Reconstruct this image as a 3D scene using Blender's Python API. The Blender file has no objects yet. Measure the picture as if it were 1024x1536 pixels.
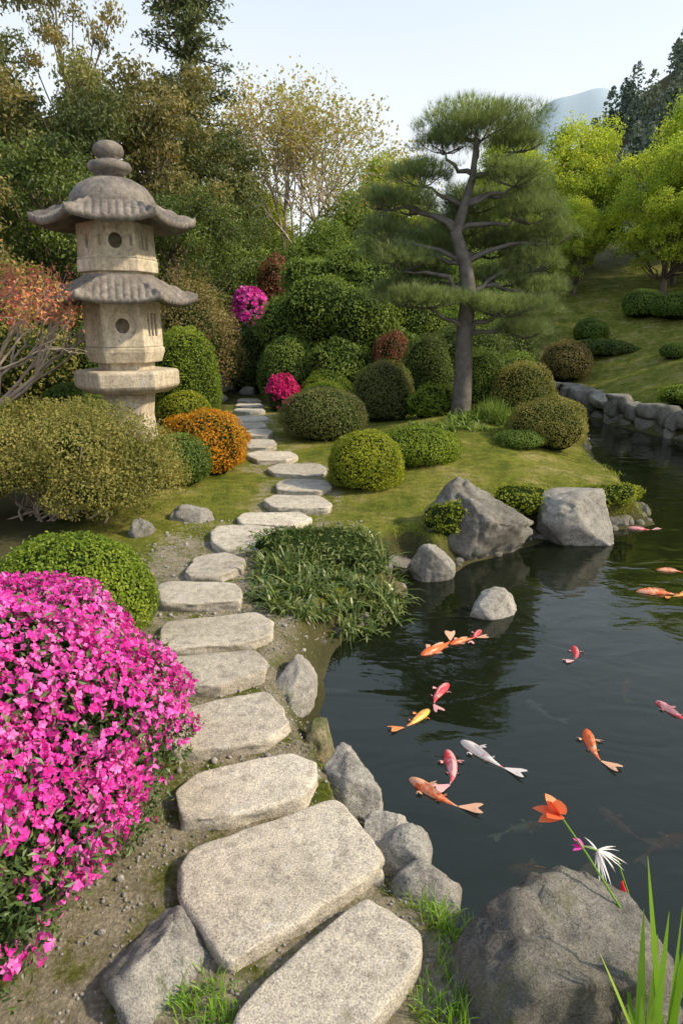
import bpy, bmesh, math
import numpy as np
from mathutils import Vector
R=np.random.RandomState
scene=bpy.context.scene
# ------------------------------------------------------------ helpers
def unit(a): return a/np.maximum(np.linalg.norm(a,axis=-1,keepdims=True),1e-9)
def nz(p,s=1.0,seed=0,o=2):
    rs=R(seed+77); out=np.zeros(len(p)); amp=1.0;tot=0
    for k in range(o):
        for i in range(5):
            d=unit(rs.normal(size=3)); out+=amp*np.sin(p@d*s*(1+.5*rs.rand())*(2**k)+rs.rand()*6.28)
        tot+=amp*2.2; amp*=.55
    return np.clip(out/tot,-1,1)
def sst(x): x=np.clip(x,0,1); return x*x*(3-2*x)
class MB:
    def __init__(s): s.v=[];s.f=[];s.n=0
    def add(s,V,F,mat=0,tint=None,smooth=False):
        V=np.asarray(V,float).reshape(-1,3);F=np.asarray(F,int)
        if tint is None: tint=np.full(len(F),.5)
        s.v.append(V);s.f.append((F+s.n,mat,np.broadcast_to(tint,(len(F),)),smooth));s.n+=len(V)
    def mesh(s,name,mats,origin=(0,0,0)):
        V=np.concatenate(s.v)-np.array(origin); me=bpy.data.meshes.new(name)
        lv=np.concatenate([f[0].ravel() for f in s.f]); lt=np.concatenate([np.full(len(f[0]),f[0].shape[1]) for f in s.f])
        ls=np.concatenate([[0],np.cumsum(lt)[:-1]])
        me.vertices.add(len(V)); me.vertices.foreach_set('co',V.ravel().astype('f'))
        me.loops.add(len(lv)); me.loops.foreach_set('vertex_index',lv.astype('i'))
        me.polygons.add(len(lt)); me.polygons.foreach_set('loop_start',ls.astype('i'))
        me.polygons.foreach_set('material_index',np.concatenate([np.full(len(f[0]),f[1]) for f in s.f]).astype('i'))
        me.polygons.foreach_set('use_smooth',np.concatenate([np.full(len(f[0]),f[3]) for f in s.f]).astype(bool))
        a=me.attributes.new('tint','FLOAT','FACE'); a.data.foreach_set('value',np.concatenate([f[2] for f in s.f]).astype('f'))
        for m in mats: me.materials.append(m)
        me.update(calc_edges=True)
        return me
    def build(s,name,mats,origin=(0,0,0),parent=None):
        me=s.mesh(name,mats,origin); o=bpy.data.objects.new(name,me); o.location=origin
        scene.collection.objects.link(o)
        if parent: o.parent=parent; o.location=Vector(origin)-parent.location
        return o
def inst(name,me,loc,sc=1,rz=0,sz=None):
    o=bpy.data.objects.new(name,me); o.location=loc; o.scale=(sc,sc,sz or sc); o.rotation_euler=(0,0,rz); scene.collection.objects.link(o); return o
def tube(mb,pts,rad,mat=0,k=6,tint=.5):
    pts=np.array(pts,float); rad=np.array(rad,float)*np.ones(len(pts)); n=len(pts)
    T=unit(np.gradient(pts,axis=0)); ref=np.array([0.31,.95,.05]) if abs(T[0][2])>.5 else np.array([0,0,1.])
    A=unit(np.cross(T,ref));B=np.cross(T,A)
    th=np.arange(k)/k*2*np.pi
    V=pts[:,None]+rad[:,None,None]*(np.cos(th)[None,:,None]*A[:,None]+np.sin(th)[None,:,None]*B[:,None])
    i=np.arange(n-1)[:,None]*k; j=np.arange(k)[None];j2=(j+1)%k
    F=np.stack([i+j,i+j2,i+k+j2,i+k+j],-1).reshape(-1,4)
    mb.add(V,F,mat,tint,True)
def curve(p0,p1,n=6,bow=(0,0,0),jit=0,rng=None):
    t=np.linspace(0,1,n)[:,None]; p0=np.array(p0,float);p1=np.array(p1,float)
    P=p0+(p1-p0)*t+np.array(bow)*4*t*(1-t)
    if jit: P[1:-1]+=rng.normal(size=(n-2,3))*jit
    return P
def grid_faces(nr,nc,wrap=True):
    i=np.arange(nr-1)[:,None]*nc; j=np.arange(nc if wrap else nc-1)[None]; j2=(j+1)%nc
    return np.stack([i+j,i+j2,i+nc+j2,i+nc+j],-1).reshape(-1,4)
def lathe(mb,c,prof,mat=0,k=32,tint=.5):
    prof=np.array(prof,float);th=np.arange(k)/k*2*np.pi
    V=np.stack([c[0]+prof[:,0:1]*np.cos(th),c[1]+prof[:,0:1]*np.sin(th),c[2]+prof[:,1:2]*np.ones(k)],-1)
    mb.add(V,grid_faces(len(prof),k),mat,tint,True)
def leaves(mb,P,N,L,W,mat,tint,rng,T=None,fold=.2):
    n=len(P); N=unit(N)
    if T is None: T=unit(np.cross(N,rng.normal(size=(n,3))))
    B=np.cross(N,T); L=(L*(.7+.6*rng.rand(n)))[:,None]; W=W*L/ (np.mean(L))
    V=np.stack([P-T*L*.5,P-B*W*.5+N*W*fold,P+T*L*.5-N*L*.08,P+B*W*.5+N*W*fold],1)
    mb.add(V,np.arange(4*n).reshape(n,4),mat,tint)
def blades(mb,P,D,L,W,droop,mat,tint,rng,seg=4):
    n=len(P); D=unit(D); L=(L*np.ones(n))[:,None]; S=unit(np.cross(D,np.array([0,0,1.])+rng.normal(size=(n,3))*.15))
    rows=[]
    for q in range(seg+1):
        t=q/seg; c=P+D*L*t+np.array([0,0,-1.])*(droop*np.ones(n))[:,None]*L*t*t
        w=W*(.55+.9*t-1.4*t*t) if q<seg else W*.04
        w=np.maximum(w,.0004)
        rows+= [c-S*w*.5,c+S*w*.5]
    V=np.stack(rows,1); k=2*(seg+1)
    F=np.concatenate([np.stack([np.arange(n)*k+2*q,np.arange(n)*k+2*q+1,np.arange(n)*k+2*q+3,np.arange(n)*k+2*q+2],1) for q in range(seg)])
    mb.add(V,F,mat,np.tile(tint*np.ones(n),seg))
def sph(n,rng,zmin=-1):
    d=unit(rng.normal(size=(int(n*2.5),3))); d=d[d[:,2]>zmin][:n]; return d
ICO={}
for sub in (1,2,3,4,5):
    bm=bmesh.new(); bmesh.ops.create_icosphere(bm,subdivisions=sub,radius=1)
    ICO[sub]=(np.array([v.co[:] for v in bm.verts]),np.array([[v.index for v in f.verts] for f in bm.faces])); bm.free()
# ------------------------------------------------------------ materials
def newmat(name):
    m=bpy.data.materials.new(name); m.use_nodes=True; nt=m.node_tree; nt.nodes.clear()
    out=nt.nodes.new('ShaderNodeOutputMaterial'); return m,nt,out
def ramp(nt,src,stops,interp='LINEAR'):
    r=nt.nodes.new('ShaderNodeValToRGB'); cr=r.color_ramp; cr.interpolation=interp
    while len(cr.elements)<len(stops): cr.elements.new(.5)
    for e,(p,c) in zip(cr.elements,stops): e.position=p; e.color=(*c,1)
    nt.links.new(src,r.inputs[0]); return r.outputs[0]
def tex(nt,kind,scale,coord='Object',detail=4,rough=.6,vec=None):
    t=nt.nodes.new('ShaderNodeTex'+kind); t.inputs['Scale'].default_value=scale
    if kind=='Noise': t.inputs['Detail'].default_value=detail; t.inputs['Roughness'].default_value=rough
    if vec is None:
        c=nt.nodes.new('ShaderNodeTexCoord'); vec=c.outputs[coord]
    nt.links.new(vec,t.inputs['Vector']); return t
def mixc(nt,fac,a,b,mode='MIX'):
    m=nt.nodes.new('ShaderNodeMix'); m.data_type='RGBA'; m.blend_type=mode
    for s,i in ((fac,0),(a,6),(b,7)):
        if hasattr(s,'links'): nt.links.new(s,m.inputs[i])
        elif i==0: m.inputs[0].default_value=s
        else: m.inputs[i].default_value=(*s,1)
    return m.outputs[2]
def math_(nt,op,a,b,c=None):
    m=nt.nodes.new('ShaderNodeMath'); m.operation=op
    for i,s in enumerate((a,b,c)):
        if s is None: continue
        if hasattr(s,'links'): nt.links.new(s,m.inputs[i])
        else: m.inputs[i].default_value=s
    return m.outputs[0]
def principled(nt,out,col,rough=.7,spec=.3,bump=None,bs=.3,bd=.01):
    p=nt.nodes.new('ShaderNodeBsdfPrincipled'); p.inputs['Roughness'].default_value=rough; p.inputs['Specular IOR Level'].default_value=spec
    if hasattr(col,'links'): nt.links.new(col,p.inputs['Base Color'])
    else: p.inputs['Base Color'].default_value=(*col,1)
    if bump is not None:
        b=nt.nodes.new('ShaderNodeBump'); b.inputs['Strength'].default_value=bs; b.inputs['Distance'].default_value=bd
        nt.links.new(bump,b.inputs['Height']); nt.links.new(b.outputs[0],p.inputs['Normal'])
    nt.links.new(p.outputs[0],out.inputs[0]); return p
def leafmat(name,c,tr=.3,rough=.5,spec=.3,g=1.4,tm=(1.5,1.45,.75)):
    m,nt,out=newmat(name); a=nt.nodes.new('ShaderNodeAttribute'); a.attribute_name='tint'
    n=len(c); col=ramp(nt,a.outputs['Fac'],[(i/(n-1),tuple(min(q*g,.92) for q in x)) for i,x in enumerate(c)])
    p=principled(nt,out,col,rough,spec); t=nt.nodes.new('ShaderNodeBsdfTranslucent')
    c2=mixc(nt,1.0,col,tm,'MULTIPLY'); nt.links.new(c2,t.inputs[0])
    mx=nt.nodes.new('ShaderNodeMixShader'); mx.inputs[0].default_value=tr
    nt.links.new(p.outputs[0],mx.inputs[1]);nt.links.new(t.outputs[0],mx.inputs[2]);nt.links.new(mx.outputs[0],out.inputs[0]); return m
def stonemat(name,c1,c2,c3,moss=0.0,sc=1.0,mosscol=(.07,.085,.025),speck=.6,crack=.5,bd=.016,streak=0):
    m,nt,out=newmat(name)
    oi=nt.nodes.new('ShaderNodeObjectInfo'); tc=nt.nodes.new('ShaderNodeTexCoord'); va=nt.nodes.new('ShaderNodeVectorMath'); va.operation='ADD'
    cx=nt.nodes.new('ShaderNodeCombineXYZ'); r50=math_(nt,'MULTIPLY',oi.outputs['Random'],40.0)
    for i in range(3): nt.links.new(r50,cx.inputs[i])
    nt.links.new(tc.outputs['Object'],va.inputs[0]); nt.links.new(cx.outputs[0],va.inputs[1]); vec=va.outputs[0]
    big=tex(nt,'Noise',3.0*sc,detail=6,vec=vec); col=ramp(nt,big.outputs[0],[(.3,c1),(.5,c2),(.7,c3)])
    sp=tex(nt,'Noise',190*sc,detail=3,rough=.7,vec=vec); spk=ramp(nt,sp.outputs[0],[(.36,(.35,.35,.36)),(.5,(1,1,1)),(.64,(1.6,1.58,1.52))])
    col=mixc(nt,speck,col,spk,'MULTIPLY')
    md=tex(nt,'Noise',22*sc,detail=10,rough=.75,vec=vec); st=ramp(nt,md.outputs[0],[(.32,(.42,.41,.39)),(.5,(1,1,1)),(.68,(1.3,1.28,1.22))]); col=mixc(nt,.8,col,st,'MULTIPLY')
    dn=tex(nt,'Noise',3*sc,detail=6,rough=.7,vec=vec); vv=nt.nodes.new('ShaderNodeVectorMath'); vv.operation='ADD'; nt.links.new(vec,vv.inputs[0]); nt.links.new(dn.outputs['Color'],vv.inputs[1])
    vo=tex(nt,'Voronoi',4.5*sc,vec=vv.outputs[0]); vo.feature='DISTANCE_TO_EDGE'; ck=ramp(nt,vo.outputs[0],[(.0,(.4,.39,.37)),(.025,(1,1,1))]); col=mixc(nt,crack,col,ck,'MULTIPLY')
    ln=tex(nt,'Noise',9*sc,detail=8,rough=.8,vec=vec); lf=ramp(nt,ln.outputs[0],[(.58,(0,0,0)),(.66,(.5,.5,.5))]); col=mixc(nt,lf,col,tuple(min(.6,x*1.5) for x in c3))
    if streak:
        mp=nt.nodes.new('ShaderNodeMapping'); mp.inputs['Scale'].default_value=(1,1,.16); nt.links.new(vec,mp.inputs[0]); sn=tex(nt,'Noise',14,detail=6,rough=.7,vec=mp.outputs[0])
        sf=ramp(nt,sn.outputs[0],[(.42,(.38,.36,.32)),(.56,(1,1,1))]); col=mixc(nt,streak,col,sf,'MULTIPLY')
    rv=math_(nt,'MULTIPLY_ADD',oi.outputs['Random'],.35,.82); cv=nt.nodes.new('ShaderNodeCombineXYZ')
    for i in range(3): nt.links.new(rv,cv.inputs[i])
    col=mixc(nt,1.0,col,cv.outputs[0],'MULTIPLY')
    if moss>0:
        mn=tex(nt,'Noise',6*sc,detail=8,rough=.75,vec=vec); mf=ramp(nt,mn.outputs[0],[(.62-.25*moss,(0,0,0)),(.75-.2*moss,(1,1,1))]); col=mixc(nt,mf,col,mosscol)
    h=math_(nt,'MULTIPLY_ADD',sp.outputs[0],.25,md.outputs[0]); h=math_(nt,'MULTIPLY_ADD',ck,.3*crack,h)
    principled(nt,out,col,.85,.25,h,.9,bd/sc); return m
def simple(name,c,rough=.7,spec=.3):
    m,nt,out=newmat(name); n=tex(nt,'Noise',9,detail=4); col=ramp(nt,n.outputs[0],[(.3,tuple(x*.6 for x in c)),(.7,tuple(x*1.3 for x in c))]); principled(nt,out,col,rough,spec,n.outputs[0],.4,.02); return m
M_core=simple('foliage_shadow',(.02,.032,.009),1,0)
M_bark=simple('bark',(.13,.105,.08)); M_barkp=simple('pale_bark',(.40,.33,.26)); M_barkd=simple('pine_bark',(.11,.098,.088))
M_box=leafmat('box_leaf',[(.06,.10,.011),(.12,.175,.014),(.21,.26,.025)])
M_box2=leafmat('box_leaf_yellow',[(.08,.10,.01),(.17,.20,.014),(.28,.29,.02)])
M_olive=leafmat('olive_leaf',[(.08,.08,.018),(.15,.15,.035),(.27,.23,.07)])
M_purp=leafmat('bronze_green_leaf',[(.06,.06,.024),(.11,.12,.038),(.18,.19,.06)])
M_dark=leafmat('dark_leaf',[(.03,.045,.013),(.065,.095,.022),(.13,.17,.035)])
M_mid=leafmat('mid_leaf',[(.045,.075,.015),(.095,.145,.025),(.18,.235,.045)],g=1.45)
M_brown=leafmat('brownish_leaf',[(.09,.07,.03),(.16,.125,.045),(.22,.19,.07)])
M_red=leafmat('red_leaf',[(.08,.03,.02),(.18,.06,.035),(.16,.12,.045)])
M_coral=leafmat('coral_leaf',[(.62,.12,.09),(.72,.24,.17),(.40,.30,.08)],g=1.0,tm=(1.3,1.2,1))
M_orange=leafmat('orange_leaf',[(.14,.15,.01),(.5,.22,.012),(.65,.3,.015)],g=1.1)
M_pinkf=leafmat('pink_petal',[(.62,.03,.30),(.80,.07,.48),(.88,.26,.64)],.3,.55,.15,1,tm=(1.1,1,1.1))
M_pinkd=leafmat('crimson_petal',[(.5,.01,.12),(.65,.02,.18),(.75,.08,.3)],.25,.5,.2,1,tm=(1.1,1,1))
M_azl=leafmat('azalea_leaf',[(.02,.045,.012),(.045,.08,.022),(.11,.16,.045)],.2,.4,.4,1.3)
M_yg=leafmat('yellowgreen_leaf',[(.12,.18,.025),(.23,.285,.038),(.40,.415,.06)],.5,g=1.5)
M_forest=leafmat('forest_leaf',[(.045,.06,.022),(.09,.11,.038),(.18,.18,.062)])
M_forestb=leafmat('forest_leaf_bronze',[(.065,.07,.026),(.125,.12,.044),(.22,.175,.062)])
M_conif=leafmat('conifer_leaf',[(.05,.062,.03),(.075,.095,.042),(.12,.14,.055)])
M_far=leafmat('hazed_distant_leaf',[(.08,.11,.10),(.11,.145,.125),(.15,.185,.155)],g=1.3)  # aerial haze put into the leaf colour: paler, greyer and bluer
M_bronze=leafmat('bronze_leaf',[(.15,.18,.055),(.25,.235,.08),(.35,.26,.11)],.4)
M_pine=leafmat('pine_needle',[(.08,.11,.055),(.14,.185,.085),(.24,.29,.14)],.35)
M_grass=leafmat('grass_blade',[(.08,.11,.017),(.16,.185,.026),(.28,.26,.06)],.35)
M_mondo=leafmat('mondo_leaf',[(.035,.06,.015),(.08,.12,.025),(.26,.28,.10)],.2,.4,.4,1.2)
M_iris=leafmat('iris_leaf',[(.09,.2,.02),(.16,.3,.03),(.28,.42,.06)],.35,.4,.4,1.1)
M_step=stonemat('stepping_stone',(.37,.33,.27),(.46,.415,.345),(.53,.485,.41),.15,mosscol=(.26,.24,.16),crack=.1,speck=.65,bd=.011)
M_rock=stonemat('grey_rock',(.19,.18,.16),(.30,.285,.26),(.42,.405,.37),.12)
M_rockm=stonemat('mossy_rock',(.08,.075,.065),(.17,.16,.14),(.30,.285,.255),.3,mosscol=(.10,.10,.045))
M_rockb=stonemat('brown_rock',(.14,.115,.06),(.23,.19,.11),(.3,.26,.17),.5)
M_lan=stonemat('lantern_stone',(.44,.38,.28),(.57,.495,.38),(.66,.58,.46),.12,mosscol=(.28,.235,.16),crack=.1,speck=.45,streak=.35)
M_lanr=stonemat('lantern_roof_stone',(.14,.125,.115),(.23,.205,.185),(.35,.32,.28),.2,mosscol=(.18,.15,.10),crack=.1,speck=.5,streak=.35)
# ------------------------------------------------------------ terrain
WATER=-.16
POND=np.array([(.35,1.50),(.26,1.59),(.17,1.79),(.08,2.06),(-.06,2.34),(-.13,2.62),(-.17,3.03),(-.15,3.28),(-.05,3.52),(.2,3.79),(.39,4.16),(.26,4.59),(.5,4.8),(.71,4.5),(.96,4.83),(1.2,4.96),(1.69,5.38),(2.02,5.53),(2.48,5.66),(2.73,5.77),(2.97,6.72),(3.04,7.64),(3.23,8.62),(3.69,10.15),(4.0,12.3),(4.1,14.6),(4.65,14.9),(4.75,12.1),(5.2,10.0),(6.9,7.2),(7.6,4),(6.8,1.2),(4,.9),(2,1.08),(1.0,1.12),(.6,1.32)])
def sdist(x,y):
    P=np.stack([x,y],-1); best=np.full(len(P),1e9); ins=np.zeros(len(P),bool)
    for a,b in zip(POND,np.roll(POND,-1,0)):
        ab=b-a; t=np.clip(((P-a)@ab)/(ab@ab),0,1); best=np.minimum(best,np.linalg.norm(P-a-t[:,None]*ab,axis=1))
        c=((a[1]>P[:,1])!=(b[1]>P[:,1])); xi=(b[0]-a[0])*(P[:,1]-a[1])/((b[1]-a[1])if b[1]!=a[1] else 1e-9)+a[0]; ins^=c&(P[:,0]<xi)
    return np.where(ins,-best,best)
def sp(x,k=1.5): return np.log1p(np.exp(np.clip(x*k,-40,40)))/k*(x*k<40)+x*(x*k>=40)
def Zf(x,y):
    x=np.atleast_1d(np.asarray(x,float));y=np.atleast_1d(np.asarray(y,float)); d=sdist(x,y)+.035*nz(np.stack([x,y,0*np.asarray(x)],-1),7,13)
    z=np.where(d>0,-.19+.19*sst(d/.13),-.19-.55*sst(-d/.8))
    land=sst(d/.8)
    z+=.30*np.exp(-((x-1.7)/1.0)**2-((y-8.6)/1.7)**2)*land
    z+=.32*np.exp(-((x+2.7)/1.0)**2-((y-7.9)/1.6)**2)
    w=sst((x-3.6)/1.6)
    back=.12*sp(y-14)*sst((70-y)/40)
    left=.22*sp(-x-4.5)*sst((y-4)/5); left=4*np.tanh(left/4)
    right=7*np.tanh(.34*np.maximum(0,d-.5)/7)*w*sst((y+2)/4)
    z+=land*np.maximum(np.maximum(back,left),right)
    z+=33*np.exp(-((x-56)/23)**2-((y-118)/30)**2)+6*np.exp(-((x+40)/35)**2-((y-80)/40)**2)
    z+=(nz(np.stack([x,y,0*x],-1),1.6,3)*.02+nz(np.stack([x,y,0*x],-1),.25,4)*.15*sst((y-14)/10))*np.where(d>0,1,.3)*sst(d/.5+.3)
    return z
def Z(x,y): return float(Zf(x,y)[0])
nx=450
u=np.linspace(-1,1,nx); X=500*np.sinh(6.4*u)/np.sinh(6.4)+.6
Y=np.concatenate([np.linspace(-6,0,12,endpoint=False),np.linspace(0,9,190,endpoint=False),9+700*np.sinh(5.2*np.linspace(0,1,240))/np.sinh(5.2)]); ny=len(Y)
gx,gy=np.meshgrid(X,Y); gx=gx.ravel();gy=gy.ravel(); gz=Zf(gx,gy)
mb=MB(); mb.add(np.stack([gx,gy,gz],-1),grid_faces(ny,nx,False),0,None,True)
PATH=np.array([(.05,.9),(-.1,1.45),(-.32,1.95),(-.48,2.3),(-.6,2.75),(-.65,3.1),(-.83,3.6),(-.81,4.08),(-.7,4.6),(-.55,5.05),(-.38,5.6),(-.36,6.2),(-.47,6.9),(-.8,7.5),(-1.03,8.2),(-1.2,9),(-1.38,9.7),(-1.45,10.4),(-1.55,11.3),(-1.65,12),(-1.72,12.7)])
def pdist(x,y):
    P=np.stack([x,y],-1); best=np.full(len(P),1e9)
    for a,b in zip(PATH[:-1],PATH[1:]):
        ab=b-a; t=np.clip(((P-a)@ab)/(ab@ab),0,1); best=np.minimum(best,np.linalg.norm(P-a-t[:,None]*ab,axis=1))
    return best
M_ground,nt,out=newmat('ground_soil_and_grass')
at=nt.nodes.new('ShaderNodeAttribute'); at.attribute_name='dirt'; at2=nt.nodes.new('ShaderNodeAttribute'); at2.attribute_name='soil_and_shade'
n1=tex(nt,'Noise',2.2,detail=8,rough=.7); n2=tex(nt,'Noise',60,detail=5,rough=.8); n3=tex(nt,'Voronoi',70); n4=tex(nt,'Noise',9,detail=6,rough=.7)
gc=ramp(nt,n1.outputs[0],[(.32,(.09,.115,.02)),(.43,(.155,.18,.028)),(.53,(.22,.22,.05)),(.64,(.32,.28,.12))]); gc=mixc(nt,.9,gc,ramp(nt,n2.outputs[0],[(.3,(.4,.42,.4)),(.7,(1.5,1.5,1.3))]),'MULTIPLY'); gc=mixc(nt,.9,gc,ramp(nt,n4.outputs[0],[(.35,(.45,.5,.45)),(.6,(1.15,1.1,1.1))]),'MULTIPLY')
dc=ramp(nt,n2.outputs[0],[(.25,(.18,.155,.115)),(.5,(.38,.33,.255)),(.75,(.60,.55,.45))]); dc=mixc(nt,.6,dc,ramp(nt,n3.outputs[0],[(0,(1.25,1.2,1.1)),(.5,(.55,.55,.5))]),'MULTIPLY'); dc=mixc(nt,.8,dc,ramp(nt,n4.outputs[0],[(.35,(.45,.48,.34)),(.6,(1.1,1.1,1.1))]),'MULTIPLY')
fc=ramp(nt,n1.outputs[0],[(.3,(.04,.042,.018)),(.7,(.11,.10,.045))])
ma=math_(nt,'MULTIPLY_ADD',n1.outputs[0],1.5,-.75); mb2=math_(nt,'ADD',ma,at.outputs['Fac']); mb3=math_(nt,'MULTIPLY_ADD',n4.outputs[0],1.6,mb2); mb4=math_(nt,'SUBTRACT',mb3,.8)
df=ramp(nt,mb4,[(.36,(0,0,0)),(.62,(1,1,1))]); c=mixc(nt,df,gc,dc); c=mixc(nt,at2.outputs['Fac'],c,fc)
principled(nt,out,c,.95,.1,n2.outputs[0],.9,.025)
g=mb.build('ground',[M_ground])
d=sdist(gx,gy);pd=pdist(gx,gy)
dirt=sst((.62-pd)/.25)*sst((5.3-gy)/.8)*.6
dirt=np.maximum(dirt,.7*np.exp(-((gx+1.15)/.4)**2-((gy-3.9)/1.1)**2)); dirt=np.maximum(dirt,.62*sst((.75-pd)/.3)*sst((2.9-gy)/.4)); dirt=np.maximum(dirt,.58*sst((-.3-gx)/.2)*sst((2.6-gy)/.4)); dirt=np.maximum(dirt,.4*sst((.6-pd)/.3))
soil_and_shade=np.maximum(sst((-1.6-gx)/.8)*sst((gy-1)/1), sst((gy-12.5)/2)*sst((4.2-gx)/1)); soil_and_shade=np.maximum(soil_and_shade,(d<0)*1.0)
soil_and_shade=np.maximum(soil_and_shade,sst((np.hypot(gx-7,gy-14)-9.5)/4)*sst((gy-9)/5)); soil_and_shade=np.maximum(soil_and_shade,.9*np.exp(-((gx-4.3)/1.2)**2-((gy-17.5)/2.2)**2)); soil_and_shade=np.maximum(soil_and_shade,sst((.16-d)/.1)*.95)  # forest floor, bed and bank are dark soil; slope patch is painted shade
for nm,val in (('dirt',dirt),('soil_and_shade',soil_and_shade)):
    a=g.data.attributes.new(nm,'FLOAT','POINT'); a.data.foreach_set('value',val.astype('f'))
M_blue=simple('hazy_hill',(.40,.49,.55),1,0)  # air haze painted into the hill as a pale blue base colour
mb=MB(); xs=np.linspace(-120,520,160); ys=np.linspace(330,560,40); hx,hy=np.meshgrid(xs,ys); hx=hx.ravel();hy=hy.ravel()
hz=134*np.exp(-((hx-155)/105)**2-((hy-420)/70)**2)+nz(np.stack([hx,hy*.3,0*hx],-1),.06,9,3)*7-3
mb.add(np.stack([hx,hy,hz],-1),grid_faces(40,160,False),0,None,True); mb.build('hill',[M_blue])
# ------------------------------------------------------------ water
mb=MB(); mb.add([(-.6,.9,WATER),(8,.9,WATER),(8,15.2,WATER),(-.6,15.2,WATER)],[[0,1,2,3]])
M_w,nt,out=newmat('pond_water')
co=nt.nodes.new('ShaderNodeTexCoord'); mp=nt.nodes.new('ShaderNodeMapping'); mp.inputs['Scale'].default_value=(1,1.7,1); mp.inputs['Rotation'].default_value=(0,0,.35); nt.links.new(co.outputs['Object'],mp.inputs[0])
w1=tex(nt,'Noise',2.6,detail=2,rough=.45,vec=mp.outputs[0]); w1.inputs['Distortion'].default_value=.8
w2=tex(nt,'Noise',16,detail=2,rough=.5,vec=mp.outputs[0]); s=math_(nt,'MULTIPLY_ADD',w2.outputs[0],.08,w1.outputs[0])
bp=nt.nodes.new('ShaderNodeBump'); bp.inputs['Strength'].default_value=.28; bp.inputs['Distance'].default_value=.025; nt.links.new(s,bp.inputs['Height'])
fr=nt.nodes.new('ShaderNodeFresnel'); fr.inputs[0].default_value=1.55; nt.links.new(bp.outputs[0],fr.inputs['Normal'])
gl=nt.nodes.new('ShaderNodeBsdfGlossy'); gl.inputs['Roughness'].default_value=.01; nt.links.new(bp.outputs[0],gl.inputs['Normal'])
trp=nt.nodes.new('ShaderNodeBsdfTransparent'); trp.inputs[0].default_value=(.62,.68,.5,1); df=nt.nodes.new('ShaderNodeBsdfDiffuse'); df.inputs[0].default_value=(.018,.026,.012,1)
m1=nt.nodes.new('ShaderNodeMixShader'); m1.inputs[0].default_value=.34; nt.links.new(trp.outputs[0],m1.inputs[1]); nt.links.new(df.outputs[0],m1.inputs[2])
m2=nt.nodes.new('ShaderNodeMixShader'); nt.links.new(fr.outputs[0],m2.inputs[0]); nt.links.new(m1.outputs[0],m2.inputs[1]); nt.links.new(gl.outputs[0],m2.inputs[2]); nt.links.new(m2.outputs[0],out.inputs[0])
mb.build('pond_water',[M_w])
# ------------------------------------------------------------ stepping stones
ST=[[(-0.25,1.14),(-0.18,1.24),(0.01,1.42),(0.07,1.46),(0.2,1.36),(0.19,1.28),(0.07,1.13),(-0.02,1.02),(-0.21,1.02)],
[(-0.48,1.58),(-0.47,1.65),(-.01,1.88),(0.12,1.63),(0.11,1.58),(-0.27,1.28),(-0.3,1.29),(-0.45,1.48)],
[(-0.56,1.91),(-0.52,2.0),(-0.18,2.13),(-0.09,2.07),(-0.08,2.0),(-0.13,1.88),(-0.39,1.78),(-0.51,1.78)],
[(-0.73,2.3),(-0.73,2.37),(-0.32,2.55),(-0.23,2.41),(-0.2,2.3),(-0.27,2.2),(-0.61,2.12),(-0.65,2.15)],
[(-0.86,2.71),(-0.82,2.82),(-0.42,2.9),(-0.34,2.8),(-0.34,2.68),(-0.53,2.57),(-0.79,2.57)],
[(-0.94,3.11),(-0.93,3.23),(-0.46,3.34),(-0.36,3.23),(-0.35,3.08),(-0.44,3.0),(-0.84,2.91),(-0.9,2.97)],
[(-1.1,3.69),(-1.06,3.76),(-0.65,3.75),(-0.58,3.64),(-0.56,3.46),(-1.01,3.43)],
[(-0.99,3.96),(-0.99,4.2),(-0.79,4.31),(-0.64,4.18),(-0.63,4.02),(-0.75,3.87),(-0.94,3.85)],
[(-0.97,4.71),(-0.95,4.87),(-0.63,4.9),(-0.41,4.79),(-0.51,4.34),(-0.81,4.34),(-0.92,4.48)],
[(-.84,5.14),(-.81,5.29),(-.34,5.33),(-.225,5.14),(-.37,4.93),(-.79,4.99)],
[(-.68,5.64),(-.615,5.83),(-.19,5.81),(-.07,5.53),(-.12,5.37),(-.57,5.39)],
[(-.64,6.26),(-.55,6.48),(-.145,6.42),(-.075,6.1),(-.2,5.95),(-.6,6.0)],
[(-.8,6.97),(-.68,7.21),(-.235,7.19),(-.14,6.84),(-.215,6.6),(-.7,6.72)],
[(-1.115,7.62),(-1.01,7.86),(-.61,7.83),(-.49,7.54),(-.605,7.3),(-.94,7.28)],
[(-1.26,8.3),(-1.18,8.53),(-.88,8.5),(-.795,8.16),(-.9,7.95),(-1.18,7.98)],
[(-1.4,8.99),(-1.2,9.2),(-1.0,9.2),(-.92,8.95),(-.98,8.63),(-1.33,8.68)],
[(-1.65,9.55),(-1.62,9.9),(-1.14,9.93),(-1.06,9.55),(-1.15,9.37),(-1.53,9.37)],
[(-1.76,10.33),(-1.74,10.7),(-1.23,10.72),(-1.12,10.33),(-1.24,10.1),(-1.64,10.1)],
[(-1.82,11.2),(-1.8,11.5),(-1.35,11.5),(-1.26,11.2),(-1.5,10.95)],
[(-1.9,11.93),(-1.89,12.2),(-1.47,12.2),(-1.36,11.9),(-1.6,11.7)],
[(-1.97,12.6),(-1.95,12.9),(-1.6,12.9),(-1.48,12.55),(-1.7,12.4)]]
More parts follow.
